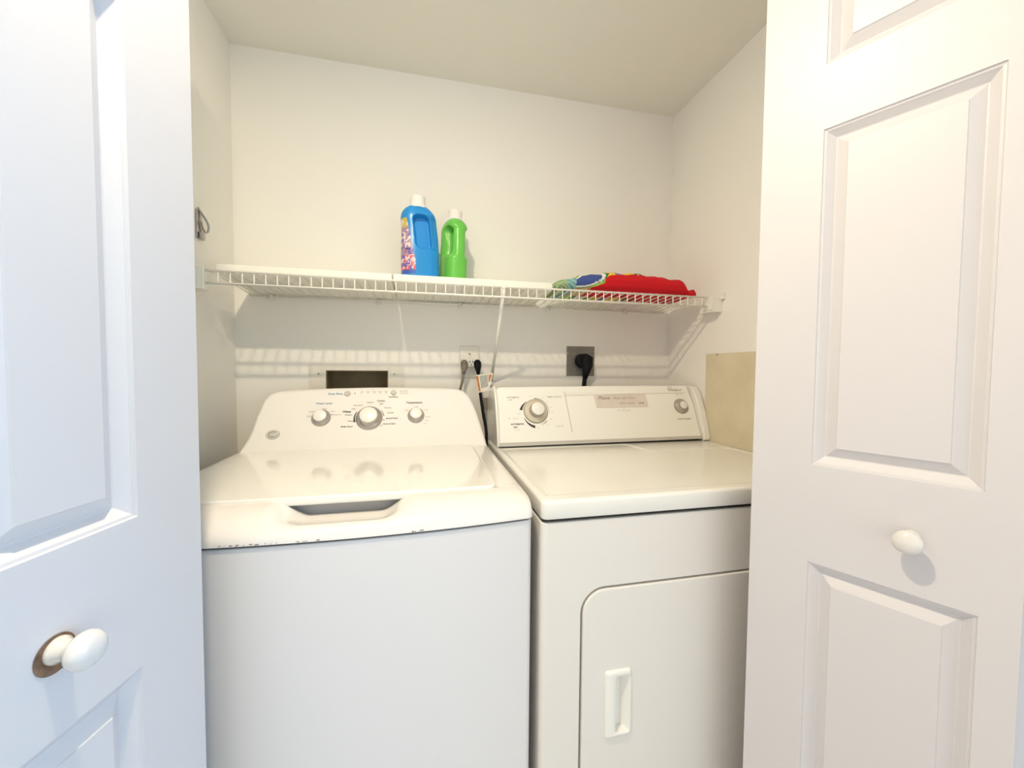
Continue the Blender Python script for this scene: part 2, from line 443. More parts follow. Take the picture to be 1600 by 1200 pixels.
# rust chips along the seam
bm = bmesh.new()
for k in range(26):
    x = random.choice([random.uniform(0.275, 0.36), random.uniform(0.275, 0.36), random.uniform(0.385, 0.42), random.uniform(0.555, 0.575)])
    wd = random.uniform(0.0015, 0.007); z = 0.8872+random.uniform(0, 0.0012); hh = random.uniform(0.0005, 0.0014)
    y = wfront(x)-0.0006
    q = [bm.verts.new(p) for p in ((x, y, z), (x+wd, wfront(x+wd)-0.0006, z), (x+wd*0.8, wfront(x+wd)-0.0004, z+hh), (x+wd*0.2, y+0.0002, z+hh))]
    bm.faces.new(q)
pc_ = W_obj('paint_chips', bm, M['chip']); pc_['label'] = 'dark paint chips along the front seam'; pc_['kind'] = 'stuff'
# console
ws = Vector((0, 0.10, 0.165)).normalized(); wn_ = Vector((0, -ws.z, ws.y))
WF = axes((0, -0.25, 0.935), (1, 0, 0), ws, wn_)
WFi = WF.inverted().to_3x3()
out = [(0.100, -0.022), (0.760, -0.022), (0.7545, 0.010), (0.7496, 0.0326), (0.7425, 0.065), (0.7345, 0.0962), (0.726, 0.124), (0.7172, 0.1450), (0.709, 0.160), (0.6975, 0.1710), (0.683, 0.1775), (0.6644, 0.1805), (0.61, 0.1828), (0.5525, 0.1845), (0.48, 0.1853), (0.4127, 0.1848), (0.32, 0.1825), (0.2465, 0.1790), (0.195, 0.1755), (0.1686, 0.1718), (0.156, 0.1670), (0.1465, 0.158), (0.1385, 0.1431), (0.1340, 0.120), (0.129, 0.0945), (0.1255, 0.060), (0.1195, 0.0299), (0.110, 0.004)]
bm = bmesh.new(); prism(bm, out, WFi @ Vector((0, 0.12, -0.006)), WF)
W_obj('console', bm, M['conso'], bevel=0.009, seg=5)
def wknob(name, x, s, r1, r2, h):
    fr = WF @ Matrix.Translation((x, s, 0)); bm = bmesh.new()
    lathe(bm, [(r1*1.08, 0), (r1*1.08, 0.0012), (r1, 0.0016), (r1*0.985, 0.005), (r1*0.9, 0.0085), (r2*1.10, 0.0095), (r2*1.03, h*0.9)], 48, fr, 0)
    lathe(bm, [(r2*1.03, h*0.9), (r2*1.0, h*0.97), (r2*0.92, h), (0, h)], 48, fr, 1)
    # grip ridge notch
    k = W_obj(name, bm, [M['silver'], M['capw']])
    return k
wknob('dial_knob', 0.2939, 0.0880, 0.0235, 0.0165, 0.020)
wknob('dial_knob', 0.4225, 0.0850, 0.0340, 0.0235, 0.026)
wknob('dial_knob', 0.5532, 0.0905, 0.0225, 0.0160, 0.020)
for x, s in ((0.357, 0.1645), (0.4869, 0.1668)):
    bm = bmesh.new(); lathe(bm, [(0.0082, 0), (0.0082, 0.0025), (0.0074, 0.0038), (0.004, 0.0034), (0, 0.0032)], 32, WF @ Matrix.Translation((x, s, 0)))
    W_obj('push_button', bm, M['greyst'])
bm = bmesh.new()
T = lambda s, x, y, sz=0.0068, mi=0, bold=0.0, al='CENTER': put_text(bm, s, sz, WF, x, y, mi, bold, 0, al)
T('Deep Rinse', 0.3245, 0.1643, 0.0085, 1, 0.00022)
T('Water Level', 0.2965, 0.1335, 0.0085, 1, 0.00018)
put_arc(bm, WF, 0.3705, 0.1650, 0.0, 0.0, 0, 1, 0, 0)
put_poly(bm, [(0.3655, 0.1646), (0.3740, 0.1648), (0.3740, 0.1654), (0.3655, 0.1652)], WF, 2)
for x in (0.3775,): put_poly(bm, [(x+0.0017*math.cos(a*math.pi/5), 0.1652+0.0017*math.sin(a*math.pi/5)) for a in range(10)], WF, 0)
for k, s in enumerate(('Fill', 'Soak', 'Wash', 'Rinse', 'Spin')):
    x = 0.3965+k*0.0174
    T(s, x, 0.1712, 0.0056, 2)
    put_poly(bm, [(x+0.0015*math.cos(a*math.pi/5), 0.1665+0.0015*math.sin(a*math.pi/5)) for a in range(10)], WF, 2)
T('Auto Soak', 0.5045, 0.1728, 0.0056, 2, 0, 'LEFT'); T('Lid Locked', 0.5045, 0.1655, 0.0056, 2, 0, 'LEFT')
T('Start/Pause', 0.4865, 0.1528, 0.0060, 0, 0.0001)
T('Temperature', 0.5480, 0.1330, 0.0088, 0, 0.0002)
T('Colors', 0.4520, 0.1400, 0.0076, 0, 0.0002); T('Light', 0.4530, 0.1305, 0.0060)
T('Medium', 0.4225, 0.1350, 0.0060); T('Heavy/Soil', 0.3890, 0.1260, 0.0060); T('Light', 0.3780, 0.1150, 0.0060)
T('Whites', 0.3600, 0.1060, 0.0078, 0, 0.0003); T('Medium', 0.3660, 0.0960, 0.0062); T('Heavy', 0.3720, 0.0770, 0.0062)
T('Bulky Items', 0.3640, 0.0600, 0.0066, 0, 0.00012)
T('Normal', 0.4720, 0.1170, 0.0062); T('Casuals', 0.4800, 0.1010, 0.0062); T('Speed Wash', 0.4850, 0.0830, 0.0066, 0, 0.00012); T('Drain & Spin', 0.4780, 0.0660, 0.0066, 0, 0.00012)
T('Small', 0.2620, 0.0940, 0.0056, 2); T('Medium', 0.2690, 0.1080, 0.0056, 2); T('Large', 0.2990, 0.1170, 0.0056, 2); T('Super', 0.3230, 0.1080, 0.0056, 2); T('Precise Fill', 0.3340, 0.0975, 0.0052, 2)
T('Tap', 0.5250, 0.1080, 0.0064, 2); T('Cold', 0.5535, 0.1195, 0.0056, 2); T('Cool', 0.5820, 0.1080, 0.0056, 2); T('Warm', 0.5880, 0.0850, 0.0056, 2); T('Hot', 0.5850, 0.0740, 0.0056, 2); T('Hot+', 0.5800, 0.0640, 0.0050, 2)
put_arc(bm, WF, 0.4225, 0.0850, 0.0405, 0.0405, 150, 197, 0.002, 0.0055, 0)
put_arc(bm, WF, 0.4225, 0.0850, 0.0400, 0.0400, 8, 38, 0.0035, 0.0015, 2)
for a in (-10, -35):
    c = (0.4225+0.041*math.cos(math.radians(a)), 0.085+0.041*math.sin(math.radians(a)))
    put_poly(bm, [(c[0]+0.0017*math.cos(q*math.pi/5), c[1]+0.0017*math.sin(q*math.pi/5)) for q in range(10)], WF, 0)
put_poly(bm, [(0.3205+0.0016*math.cos(q*math.pi/5), 0.0975+0.0016*math.sin(q*math.pi/5)) for q in range(10)], WF, 0)
split_obj(bm, WF, [('button_lettering', lambda x, y: y > 0.1475), ('dial_lettering', lambda x, y: x < 0.352), ('dial_lettering', lambda x, y: x < 0.515), ('dial_lettering', lambda x, y: True)],
          [M['ink'], M['inkb'], M['inkg']], washer, wl)
# maker's badge : round script monogram
bm = bmesh.new(); fr = WF @ Matrix.Translation((0.1790, 0.0415, 0)) @ Matrix.Diagonal((1.15, 0.92, 1, 1))
lathe(bm, [(0.0145, 0), (0.0145, 0.0010), (0.0120, 0.0014), (0, 0.0014)], 40, fr, 0)
put_arc(bm, fr, 0, 0, 0.0122, 0.0122, 0, 360, 0.0018, 0.0018, 1, 40, 0.0018)
put_text(bm, 'GE', 0.0130, fr, 0, 0, 1, 0.0003, 0.35, h=0.0019)
W_obj('maker_badge', bm, [M['badge'], M['capw']])

# ------------------------------------------------------------------ dryer
DX0, DX1 = 0.7847, 1.5215; DF = -0.7254
dryer = thing('clothes_dryer', 'cream front-loading clothes dryer with a taped paper note, right of the washer', 'dryer', ((DX0+DX1)/2, -0.38, 0))
dl = Vector(dryer.location)
def D_obj(name, bm, m, **k):
    bmesh.ops.translate(bm, verts=bm.verts[:], vec=-dl); return obj(name, bm, m, dryer, **k)
ID = axes((0, 0, 0), (1, 0, 0), (0, 1, 0), (0, 0, 1))
# cabinet with a pocket for the door
bm = bmesh.new(); prism(bm, rrect(DX0, DF+0.004, DX1, -0.055, 0.012, 6, (0, 0, 1, 1)), (0, 0, 0.872-0.03), axes((0, 0, 0.03), (1, 0, 0), (0, 1, 0), (0, 0, 1)))
me = bpy.data.meshes.new('cabinet'); bm.to_mesh(me); bm.free()
cab = bpy.data.objects.new('cabinet', me); C.objects.link(cab); me.materials.append(M['dfront'])
FR = axes((0, DF, 0), (1, 0, 0), (0, 0, 1), (0, -1, 0))     # x, z, out of the front
doorx0, doorx1, doorz0, doorz1 = 0.8655, 1.4405, 0.14, 0.7385
cb = bmesh.new(); prism(cb, rrect(doorx0-0.0018, doorz0-0.002, doorx1+0.0018, doorz1+0.0018, 0.047, 12), (0, 0, -0.04), FR @ Matrix.Translation((0, 0, 0.02)))
boolean(cab, cb)
cab.parent = dryer; cab.matrix_parent_inverse = Matrix.Translation(-dl)
b = cab.modifiers.new('bevel', 'BEVEL'); b.width = 0.0022; b.segments = 2; b.limit_method = 'ANGLE'; b.angle_limit = math.radians(40)
# door
bm = bmesh.new(); prism(bm, rrect(doorx0+0.0018, doorz0, doorx1-0.0018, doorz1-0.0018, 0.0445, 12), (0, 0, -0.014), FR @ Matrix.Translation((0, 0, -0.0015)))
me = bpy.data.meshes.new('door_panel'); bm.to_mesh(me); bm.free()
dd = bpy.data.objects.new('door_panel', me); C.objects.link(dd); me.materials.append(M['dfront'])
cb = bmesh.new(); box(cb, (0.9315, DF-0.05, 0.4490), (0.9665, DF+0.05, 0.5660)); boolean(dd, cb)
dd.parent = dryer; dd.matrix_parent_inverse = Matrix.Translation(-dl)
b = dd.modifiers.new('bevel', 'BEVEL'); b.width = 0.003; b.segments = 3; b.limit_method = 'ANGLE'; b.angle_limit = math.radians(40)
bm = B(((doorx0-0.02, DF+0.020, doorz0-0.02), (doorx1+0.02, DF+0.024, doorz1+0.02)))
bm.free()
# door handle : raised surround with a finger pocket
bm = bmesh.new()
ho = rrect(0.9130, 0.4435, 0.9685, 0.5765, 0.006, 4); hi = rrect(0.9355, 0.4520, 0.9655, 0.5640, 0.005, 4)
def ring(pts, h): return [bm.verts.new(FR @ Vector((x, y, h))) for x, y in pts]
def shrink(pts, d):
    cx = sum(p[0] for p in pts)/len(pts); cy = sum(p[1] for p in pts)/len(pts)
    sx = max(abs(p[0]-cx) for p in pts); sy = max(abs(p[1]-cy) for p in pts)
    return [(cx+(x-cx)*(sx-d)/sx, cy+(y-cy)*(sy-d)/sy) for x, y in pts]
R_ = [ring(ho, -0.0015), ring(shrink(ho, 0.0006), 0.0012), ring(shrink(ho, 0.0022), 0.0030), ring(shrink(hi, -0.0015), 0.0030), ring(hi, 0.0020),
      ring([(min(max(x, 0.9360), 0.9520), y) for x, y in shrink(hi, 0.0008)], -0.0160)]
for A, Bq in zip(R_, R_[1:]):
    for i in range(len(A)): bm.faces.new((A[i], A[(i+1) % len(A)], Bq[(i+1) % len(A)], Bq[i]))
bm.faces.new(R_[-1])
bmesh.ops.recalc_face_normals(bm, faces=bm.faces[:])
for f in bm.faces: f.smooth = True
h = D_obj('door_handle', bm, M['enamel2']); wn2 = h.modifiers.new('e', 'EDGE_SPLIT'); wn2.split_angle = math.radians(45)
# dark filler painting the shade in the seam under the lid; top panel
bm = B(((DX0+0.006, DF+0.012, 0.868), (DX1-0.006, -0.06, 0.884))); D_obj('seam_gap_shade', bm, M['dark'])
for sx in (DX0+0.05, DX1-0.05):
    for sy in (-0.66, -0.12):
        bm = bmesh.new(); lathe(bm, [(0, 0), (0.025, 0), (0.025, 0.012), (0.010, 0.014), (0.010, 0.04)], 20, Matrix.Translation((sx, sy, 0)))
        D_obj('foot', bm, M['black'])
poly = [(0.800, -0.695), (0.800, -0.262), (0.812, -0.250), (1.200, -0.244), (1.214, -0.252), (1.232, -0.352), (1.246, -0.362), (1.480, -0.350), (1.500, -0.366), (1.507, -0.45), (1.507, -0.695)]
def pdist(x, y):
    inside = False; dmin = 9; n = len(poly)
    for i in range(n):
        x1, y1 = poly[i]; x2, y2 = poly[(i+1) % n]
        if (y1 > y) != (y2 > y) and x < (x2-x1)*(y-y1)/(y2-y1)+x1: inside = not inside
        dx, dy = x2-x1, y2-y1; t = max(0, min(1, ((x-x1)*dx+(y-y1)*dy)/(dx*dx+dy*dy)))
        dmin = min(dmin, math.hypot(x-x1-t*dx, y-y1-t*dy))
    return dmin if inside else -dmin
bm = bmesh.new(); NXX, NYY = 190, 170; g = []
def sup(u, lo, hi, r):   # sample positions clustered near the rim
    return lo+(hi-lo)*u
xs = sorted([DX0+0.0004*k*k for k in range(0, 6)]+[DX1-0.0004*k*k for k in range(0, 6)]+[DX0+0.011+(DX1-DX0-0.022)*k/NXX for k in range(NXX+1)])
ys = sorted([DF+0.0004*k*k for k in range(0, 6)]+[DF+0.011+(-0.055-DF-0.011)*k/NYY for k in range(NYY+1)])
for x in xs:
    row = []
    for y in ys:
        rc = 0.012
        yy = y; xx = x
        # round the two front corners in plan
        for cx, s in ((DX0+rc, -1), (DX1-rc, 1)):
            if (xx-cx)*s > 0 and yy < DF+rc:
                a, b2 = (xx-cx)*s/rc, (DF+rc-yy)/rc
                l = max(a, b2)/math.hypot(a, b2) if (a or b2) else 1
                xx = cx+s*a*l*rc; yy = DF+rc-b2*l*rc
        e = min(x-DX0, DX1-x, y-DF); R = 0.007
        z = 0.9143
        if e < R: z -= R*(1-math.sqrt(max(0, 1-(1-e/R)**2)))
        d = pdist(x, y)
        z -= 0.0030*sstep(0.0, 0.007, d)
        row.append(bm.verts.new((xx, yy, z)))
    g.append(row)
for a, b2 in zip(g, g[1:]):
    for i in range(len(a)-1):
        f = bm.faces.new((a[i], b2[i], b2[i+1], a[i+1])); f.smooth = True
edge = [r[0] for r in g]; left = g[0]; right = g[-1]; back = [r[-1] for r in g]
zlow = 0.8795
def skirt2(vs):
    mid = [bm.verts.new((v.co.x, v.co.y, zlow+0.003)) for v in vs]
    low = [bm.verts.new((v.co.x*0.998+1.153*0.002, v.co.y*0.997+(-0.39)*0.003, zlow)) for v in vs]
    for A, Bq in ((vs, mid), (mid, low)):
        for i in range(len(vs)-1):
            f = bm.faces.new((A[i], Bq[i], Bq[i+1], A[i+1])); f.smooth = True
skirt2(edge[::-1]); skirt2(left); skirt2(right[::-1]); skirt2(back)
bmesh.ops.remove_doubles(bm, verts=bm.verts[:], dist=1e-5)
bmesh.ops.recalc_face_normals(bm, faces=bm.faces[:])
D_obj('top_panel', bm, M['enamel2'])
# console
db = Vector((0, -0.2461, 0.929)); dt_ = Vector((0, -0.1725, 1.096)); ds = (dt_-db).normalized(); dn = Vector((0, -ds.z, ds.y))
DFm = axes(db, (1, 0, 0), ds, dn); DFi = DFm.inverted().to_3x3()
K = lambda x, s: (0.5756+(x-0.5756)*0.982, s*0.982)
body = [K(0.8000, -0.0105), K(1.512, -0.0075), K(1.511, 0.12), K(1.502, 0.1885), K(1.3, 0.1885), K(1.0, 0.1865), K(0.816, 0.1838), K(0.8065, 0.1795), K(0.8030, 0.170)]
bm = bmesh.new(); prism(bm, body, DFi @ Vector((0, 0.105, -0.008)), DFm)
D_obj('console', bm, M['dpan'], bevel=0.005, seg=4)
# right end cap, curved profile in side view ; and the slim left one
def endcap(x0, x1, push):
    bm = bmesh.new()
    prof = [(-0.050, 0.9145), (-0.2440-push, 0.9145), (-0.2520-push, 0.9190), (-0.2530-push, 0.930), (-0.2440-push, 0.962), (-0.2285-push, 1.010), (-0.2110-push, 1.050), (-0.1925-push, 1.081), (-0.1780-push, 1.0945), (-0.1640, 1.0985), (-0.150, 1.0985), (-0.110, 1.090), (-0.07, 1.05), (-0.05, 1.0)]
    prism(bm, prof, (0, 0, x1-x0), axes((x0, 0, 0), (0, 1, 0), (0, 0, 1), (1, 0, 0)))
    D_obj('end_cap', bm, M['enamel2'], bevel=0.004, seg=4)
endcap(1.4965, 1.5210, 0.002)
endcap(0.7900, 0.7985, -0.004)
# grey strip along the foot of the console
bm = bmesh.new(); a0, a1 = K(0.8010, 0.0), K(1.5110, 0.004)
prism(bm, [(a0[0], -0.0105), (a1[0], -0.0075), (a1[0], 0.0030), (a0[0], 0.0010)], (0, 0, 0.0014), DFm @ Matrix.Translation((0, 0, -0.0002)))
D_obj('trim_strip', bm, M['greyst'])['label'] = 'pale grey strip along the foot of the console'
bm = B(((0.803, -0.236, 0.9110), (1.490, -0.10, 0.924))); D_obj('console_gap_shade', bm, M['dark'])  # dark block painted as the shade in the gap below the console
# dial
def dknob(name, x, s, r1, r2, h, m1, m2):
    x, s = K(x, s); fr = DFm @ Matrix.Translation((x, s, 0)); bm = bmesh.new()
    lathe(bm, [(r1*1.0, 0), (r1, 0.0016), (r1*0.945, 0.0022)], 56, fr, 0)
    lathe(bm, [(r1*0.945, 0.0022), (r1*0.935, 0.0040), (r1*0.85, 0.0065), (r2*1.25, 0.0085), (r2*1.18, 0.0100)], 56, fr, 1)
    lathe(bm, [(r2*1.18, 0.0100), (r2*1.12, 0.014), (r2*1.02, h*0.92)], 56, fr, 2)
    lathe(bm, [(r2*1.02, h*0.92), (r2*1.0, h*0.97), (r2*0.93, h), (0, h)], 56, fr, 3)
    return D_obj(name, bm, [M['inkg'], m1, m2, M['capw']])
dknob('dial_knob', 0.9265, 0.1005, 0.0395, 0.0200, 0.032, M['beige'], M['taupe'])['label'] = 'large cream dial ringed by printed arcs'
dknob('dial_knob', 1.4585, 0.1105, 0.0270, 0.0130, 0.018, M['taupe'], M['taupe'])['label'] = 'small taupe start knob'
bm = bmesh.new()
def T(s, x, y, sz=0.0072, mi=0, bold=0.0, al='CENTER', sh=0.0):
    x, y = K(x, y); put_text(bm, s, sz, DFm, x, y, mi, bold, sh, al)
T('AUTOMATIC', 0.8560, 0.1480, 0.0070, 1, 0.0001); T('DRY', 0.8470, 0.1395, 0.0062, 1)
T('AUTOMATIC', 0.8630, 0.0590, 0.0074, 0, 0.0002); T('DRY', 0.8560, 0.0490, 0.0070, 0, 0.0002); T('Touch Up', 0.8600, 0.0410, 0.0045, 2)
T('TIMED DRYING', 0.9940, 0.1490, 0.0070, 2, 0.0001); T('Cool Off', 1.0010, 0.0495, 0.0070, 2)
put_poly(bm, [K(0.8360, 0.0760), K(0.8400, 0.0780), K(0.8360, 0.0800)], DFm, 1); T('Less Dry', 0.8580, 0.0780, 0.0048, 2)
cx, cy = K(0.9265, 0.0985)
put_arc(bm, DFm, cx, cy, 0.0480, 0.0430, 172, 128, 0.0088, 0.0010, 0)
put_arc(bm, DFm, cx, cy, 0.0430, 0.0490, 205, 262, 0.0010, 0.0088, 0)
put_arc(bm, DFm, cx, cy, 0.0450, 0.0440, 92, -6, 0.0030, 0.0008, 1)
put_arc(bm, DFm, cx, cy, 0.0440, 0.0450, 288, 318, 0.0008, 0.0045, 2)
for a, s in ((186, 'Dry'), (60, '70'), (38, '60'), (16, '50'), (-2, '40'), (-28, '30'), (-52, '15'), (272, 'Off'), (150, ''), (104, '80')):
    if s: put_text(bm, s, 0.0050, DFm, cx+0.0545*math.cos(math.radians(a)), cy+0.0535*math.sin(math.radians(a)), 2)
x1, y1 = K(1.0325, 0.168); x2, y2 = K(1.0410, 0.029)
put_poly(bm, [(x1-0.0007, y1), (x1+0.0007, y1), (x2+0.0007, y2), (x2-0.0007, y2)], DFm, 1)
a, b2 = K(1.0335, 0.1535), K(1.4880, 0.1600)
put_poly(bm, [(a[0], a[1]), (b2[0], b2[1]), (b2[0], b2[1]+0.0009), (a[0], a[1]+0.0009)], DFm, 1)
a, b2 = K(1.0340, 0.1610), K(1.1300, 0.1630)
put_poly(bm, [(a[0], a[1]), (b2[0], b2[1]), (b2[0], b2[1]+0.0004), (a[0], a[1]+0.0004)], DFm, 2)
T('Whirlpool', 1.4470, 0.1715, 0.0125, 1, 0.0002, sh=0.2)
x1, y1 = K(1.4300, 0.1740); put_arc(bm, DFm, x1, y1, 0.0090, 0.0075, 20, 175, 0.0010, 0.0022, 1)
T('HEAVY DUTY', 1.4620, 0.1555, 0.0040, 1)
T('Extra Large Capacity', 1.2370, 0.0990, 0.0058, 2); T('5 Cycle', 1.2370, 0.1060, 0.0040, 2)
T('PUSH TO START', 1.4600, 0.0640, 0.0070, 1, 0.0002)
split_obj(bm, DFm, [('dial_lettering', lambda x, y: x < 1.015), ('maker_lettering', lambda x, y: x > 1.38 and y > 0.1500), ('button_lettering', lambda x, y: x > 1.38 and y < 0.09), ('panel_lines', lambda x, y: True)],
          [M['ink'], M['inkg'], M['inkl']], dryer, dl)
# note taped on the console
nx0, ny0 = K(1.1390, 0.1095); nx1, ny1 = K(1.3300, 0.1560)
note = thing('paper_note', 'handwritten paper note taped to the dryer console', 'note', DFm @ Vector(((nx0+nx1)/2, (ny0+ny1)/2, 0)))
NF = Matrix.Translation(-note.location) @ DFm
bm = bmesh.new(); prism(bm, [(nx0, ny0+0.0005), (nx0+0.06, ny0), (nx1, ny0+0.0020), (nx1-0.0015, ny1), (nx0-0.004, ny1-0.001)], (0, 0, 0.0006), NF @ Matrix.Translation((0, 0, 0.0009)))
pp = obj('paper', bm, M['paper'], note)
bm = bmesh.new()
xc = (nx0+nx1)/2; yc = (ny0+ny1)/2
put_text(bm, 'Please', 0.0170, NF, nx0+0.030, yc+0.0105, 0, 0.0003, 0.35, h=0.0018)
put_text(bm, 'clean lint filter', 0.0145, NF, nx0+0.104, yc+0.0100, 0, -0.0001, 0.35, h=0.0018)
put_text(bm, 'after each', 0.0140, NF, nx0+0.110, yc-0.0080, 0, -0.0001, 0.35, h=0.0018)
put_text(bm, 'use', 0.0150, NF, nx0+0.163, yc-0.0080, 0, 0.0003, 0.35, h=0.0018)
obj('handwriting', bm, M['pencil'], note)

# ------------------------------------------------------------------ wire shelf
SZ, SF = 1.3955, -0.265
shelf = thing('wire_shelf', 'white vinyl-coated wire closet shelf spanning the back wall', 'shelf', (0.77, 0, SZ))
sl = Vector(shelf.location)
def S_obj(name, bm, m, **k):
    bmesh.ops.translate(bm, verts=bm.verts[:], vec=-sl); return obj(name, bm, m, shelf, smooth=True, **k)
DROP = 0.015; sx0, sx1 = 0.047, 1.492
bm = bmesh.new(); n = 54; pitch = (sx1-sx0)/n
for k in range(n+1):
    x = sx0+pitch*k
    tube(bm, [(x, -0.006, SZ-DROP), (x, SF+0.006, SZ), (x, SF, SZ-0.003), (x, SF, SZ-0.034)], 0.0017, 6)
S_obj('wire_deck', bm, M['wire'])
for (y, z, r) in ((SF-0.0008, SZ-0.0038, 0.0030), (SF-0.0008, SZ-0.034, 0.0030), (-0.008, SZ-0.0045-DROP, 0.0030), (-0.135, SZ-0.0042-DROP*0.52, 0.0025)):
    bm = bmesh.new(); tube(bm, [(sx0-0.003, y, z), (sx1+0.003, y, z)], r, 8); S_obj('rail', bm, M['wire'])
for x in (0.105, 0.429, 0.700, 1.020, 1.330):
    bm = B(((x-0.006, -0.014, SZ-0.030), (x+0.006, 0.0, SZ-0.012))); tube(bm, [(x, -0.008, SZ-0.026), (x, -0.017, SZ-0.026)], 0.005, 10)
    S_obj('wall_clip', bm, M['wire'])
# end brackets on the side walls
bm = B(((1.4870, -0.286, SZ-0.052), (XR, -0.225, SZ-0.001)), ((1.516, -0.300, SZ-0.012), (XR, -0.286, SZ+0.012)), ((1.4850, -0.289, SZ-0.046), (1.4875, -0.250, SZ-0.004)))
bmesh.ops.translate(bm, verts=bm.verts[:], vec=-sl); obj('end_bracket', bm, M['wire'], shelf, bevel=0.002)
bm = B(((0.0, -0.272, SZ-0.050), (0.0440, -0.225, SZ+0.002)), ((0.0420, -0.274, SZ-0.052), (0.0455, -0.235, SZ+0.004)))
bmesh.ops.translate(bm, verts=bm.verts[:], vec=-sl); obj('end_bracket', bm, M['wire'], shelf, bevel=0.002)
# diagonal support brace, a folded steel strip
A = Vector((0.803, SF-0.004, SZ-0.010)); Z_ = Vector((0.812, -0.003, 1.108)); bm = bmesh.new()
t = (Z_-A).normalized(); s_ = Vector((1, 0, 0)); nn = t.cross(s_).normalized(); s_ = nn.cross(t).normalized()
prism(bm, [(-0.0045, -0.0016), (-0.0030, -0.0016), (-0.0030, 0.0024), (0.0030, 0.0024), (0.0030, -0.0016), (0.0045, -0.0016), (0.0045, 0.0040), (-0.0045, 0.0040)], (0, 0, (Z_-A).length), axes(A, s_, nn, t))
tube(bm, [A+Vector((-0.006, 0.001, 0.002)), A+Vector((0.006, 0.001, 0.002))], 0.004, 10)
box(bm, (0.806, -0.006, 1.088), (0.818, 0, 1.112))
S_obj('support_brace', bm, M['wire'])
for p in shelf.children[-1].data.polygons: p.use_smooth = False
# two white boards lining the shelf
bz0, bz1 = SZ+0.0018, SZ+0.0262
TILT = math.atan2(DROP, -SF)*-1
def board(x0, x1, label):
    o = obj('shelf_board', B(((x0, 0.0, 0.0), (x1, 0.214, 0.0235))), M['board'], bevel=0.0015, seg=2)
    o.location = (0, -0.228, SZ+0.0020-DROP*0.14); o.rotation_euler = (TILT, 0, 0)
    tag(o, label, 'shelf liner', 'boards lining the wire shelf')
board(0.051, 0.4880, 'white board on the wire shelf, left one, ending left of the blue bottle')
board(0.4925, 0.9640, 'white board on the wire shelf, under the bottles and up to the towel')
def board_top(y): return SZ+0.0020-DROP*0.14+0.0235-(y+0.228)*DROP/0.265+0.0006

# ------------------------------------------------------------------ detergent bottles
def rr_mask(u, v, cu, cv, hu, hv, r, soft):
    qx = abs(u-cu)-hu+r; qy = abs(v-cv)-hv+r
    d = math.hypot(max(qx, 0), max(qy, 0))+min(max(qx, qy), 0)-r
    return 1-sstep(-soft, 0.0, d)
def bottle(name, label, loc, rz, Hb, a, b, capr, caph, paint, m, lean):
    root = thing(name, label, 'bottle', loc, (TILT, 0, rz), 'detergent bottles on the shelf')
    bm = bmesh.new(); NU, NV = 128, 110; colr = []
    lay = bm.verts.layers.float_color.new('pattern')
    rings = []
    for j in range(NV+1):
        v = j/NV; z = Hb*v
        # silhouette : foot, straight body, shoulder to the neck
        k = 1.0
        if v < 0.03: k = 0.93+0.07*math.sqrt(max(0, 1-(1-v/0.03)**2))
        if v > 0.80:
            t = (v-0.80)/0.20; k = 1-0.56*(1-math.sqrt(max(0, 1-t**2.2)))
        wa = a*(1-0.06*sstep(0.40, 0.75, v)); wb = b*(1-0.03*sstep(0.3, 0.7, v))
        sh = -0.006*sstep(0.55, 1.0, v)*1.0
        ring_ = []
        for i in range(NU):
            th = 2*math.pi*i/NU; c, s = math.cos(th), math.sin(th); p = 2/2.7
            x = wa*k*math.copysign(abs(c)**p, c)+sh
            y = wb*k*math.copysign(abs(s)**p, s)
            if k < 0.99 and v > 0.8:
                t = (1-k)/0.56; rr = capr*0.93; x = x*(1-t*0.5)+(rr*c+sh)*t*0.5; y = y*(1-t*0.5)+rr*s*t*0.5
            # grip hollow on each broad side
            cu = 0.10*a-(v-0.60)*0.42*a*lean+(1-lean)*0.24*a; hu = a*(0.47*lean+0.36*(1-lean))
            m2 = sstep(0.36, 0.44, v)*(1-sstep(0.80, 0.88, v))*sstep(0.30*a, 0.75*a, x)
            y *= 1-(0.30+0.12*lean)*m2
            msk = rr_mask(x, z, cu, Hb*0.625, hu, Hb*0.235, a*0.34, 0.006)
            if abs(y) > b*0.12: y -= math.copysign(1, y)*msk*(abs(y)-b*0.12)*0.80
            vv = bm.verts.new((x, y, z)); ring_.append(vv); vv[lay] = (*paint(x/a, v, s), 1)
        rings.append(ring_)
    for A_, B_ in zip(rings, rings[1:]):
        for i in range(NU):
            f = bm.faces.new((A_[i], A_[(i+1) % NU], B_[(i+1) % NU], B_[i])); f.smooth = True
    bm.faces.new(rings[0][::-1]); bm.faces.new(rings[-1])
    obj('bottle_body', bm, m, root)
    bm = bmesh.new(); fr = Matrix.Translation((-0.006, 0, Hb-0.001)); rb = capr
    n = 72; prof = [(rb*1.22, -0.006), (rb*1.22, 0.002), (rb*1.02, 0.0055), (rb, caph-0.003), (rb*0.96, caph-0.0005), (rb*0.88, caph), (0, caph)]
    lathe(bm, prof, n, fr)
    for vv in bm.verts:                                     # fluting on the cap
        q = vv.co-Vector((-0.006, 0, 0)); h_ = vv.co.z-Hb
        if 0.006 < h_ < caph-0.004 or abs(h_-0.0045) < 0.001:
            an = math.atan2(q.y, q.x); f_ = 1+0.012*math.cos(36*an); vv.co.x = -0.006+q.x*f_; vv.co.y = q.y*f_
    obj('bottle_cap', bm, M['cap'], root)
    return root
def h2(i, j): 
    q = math.sin(i*127.1+j*311.7)*43758.5453; return q-math.floor(q)
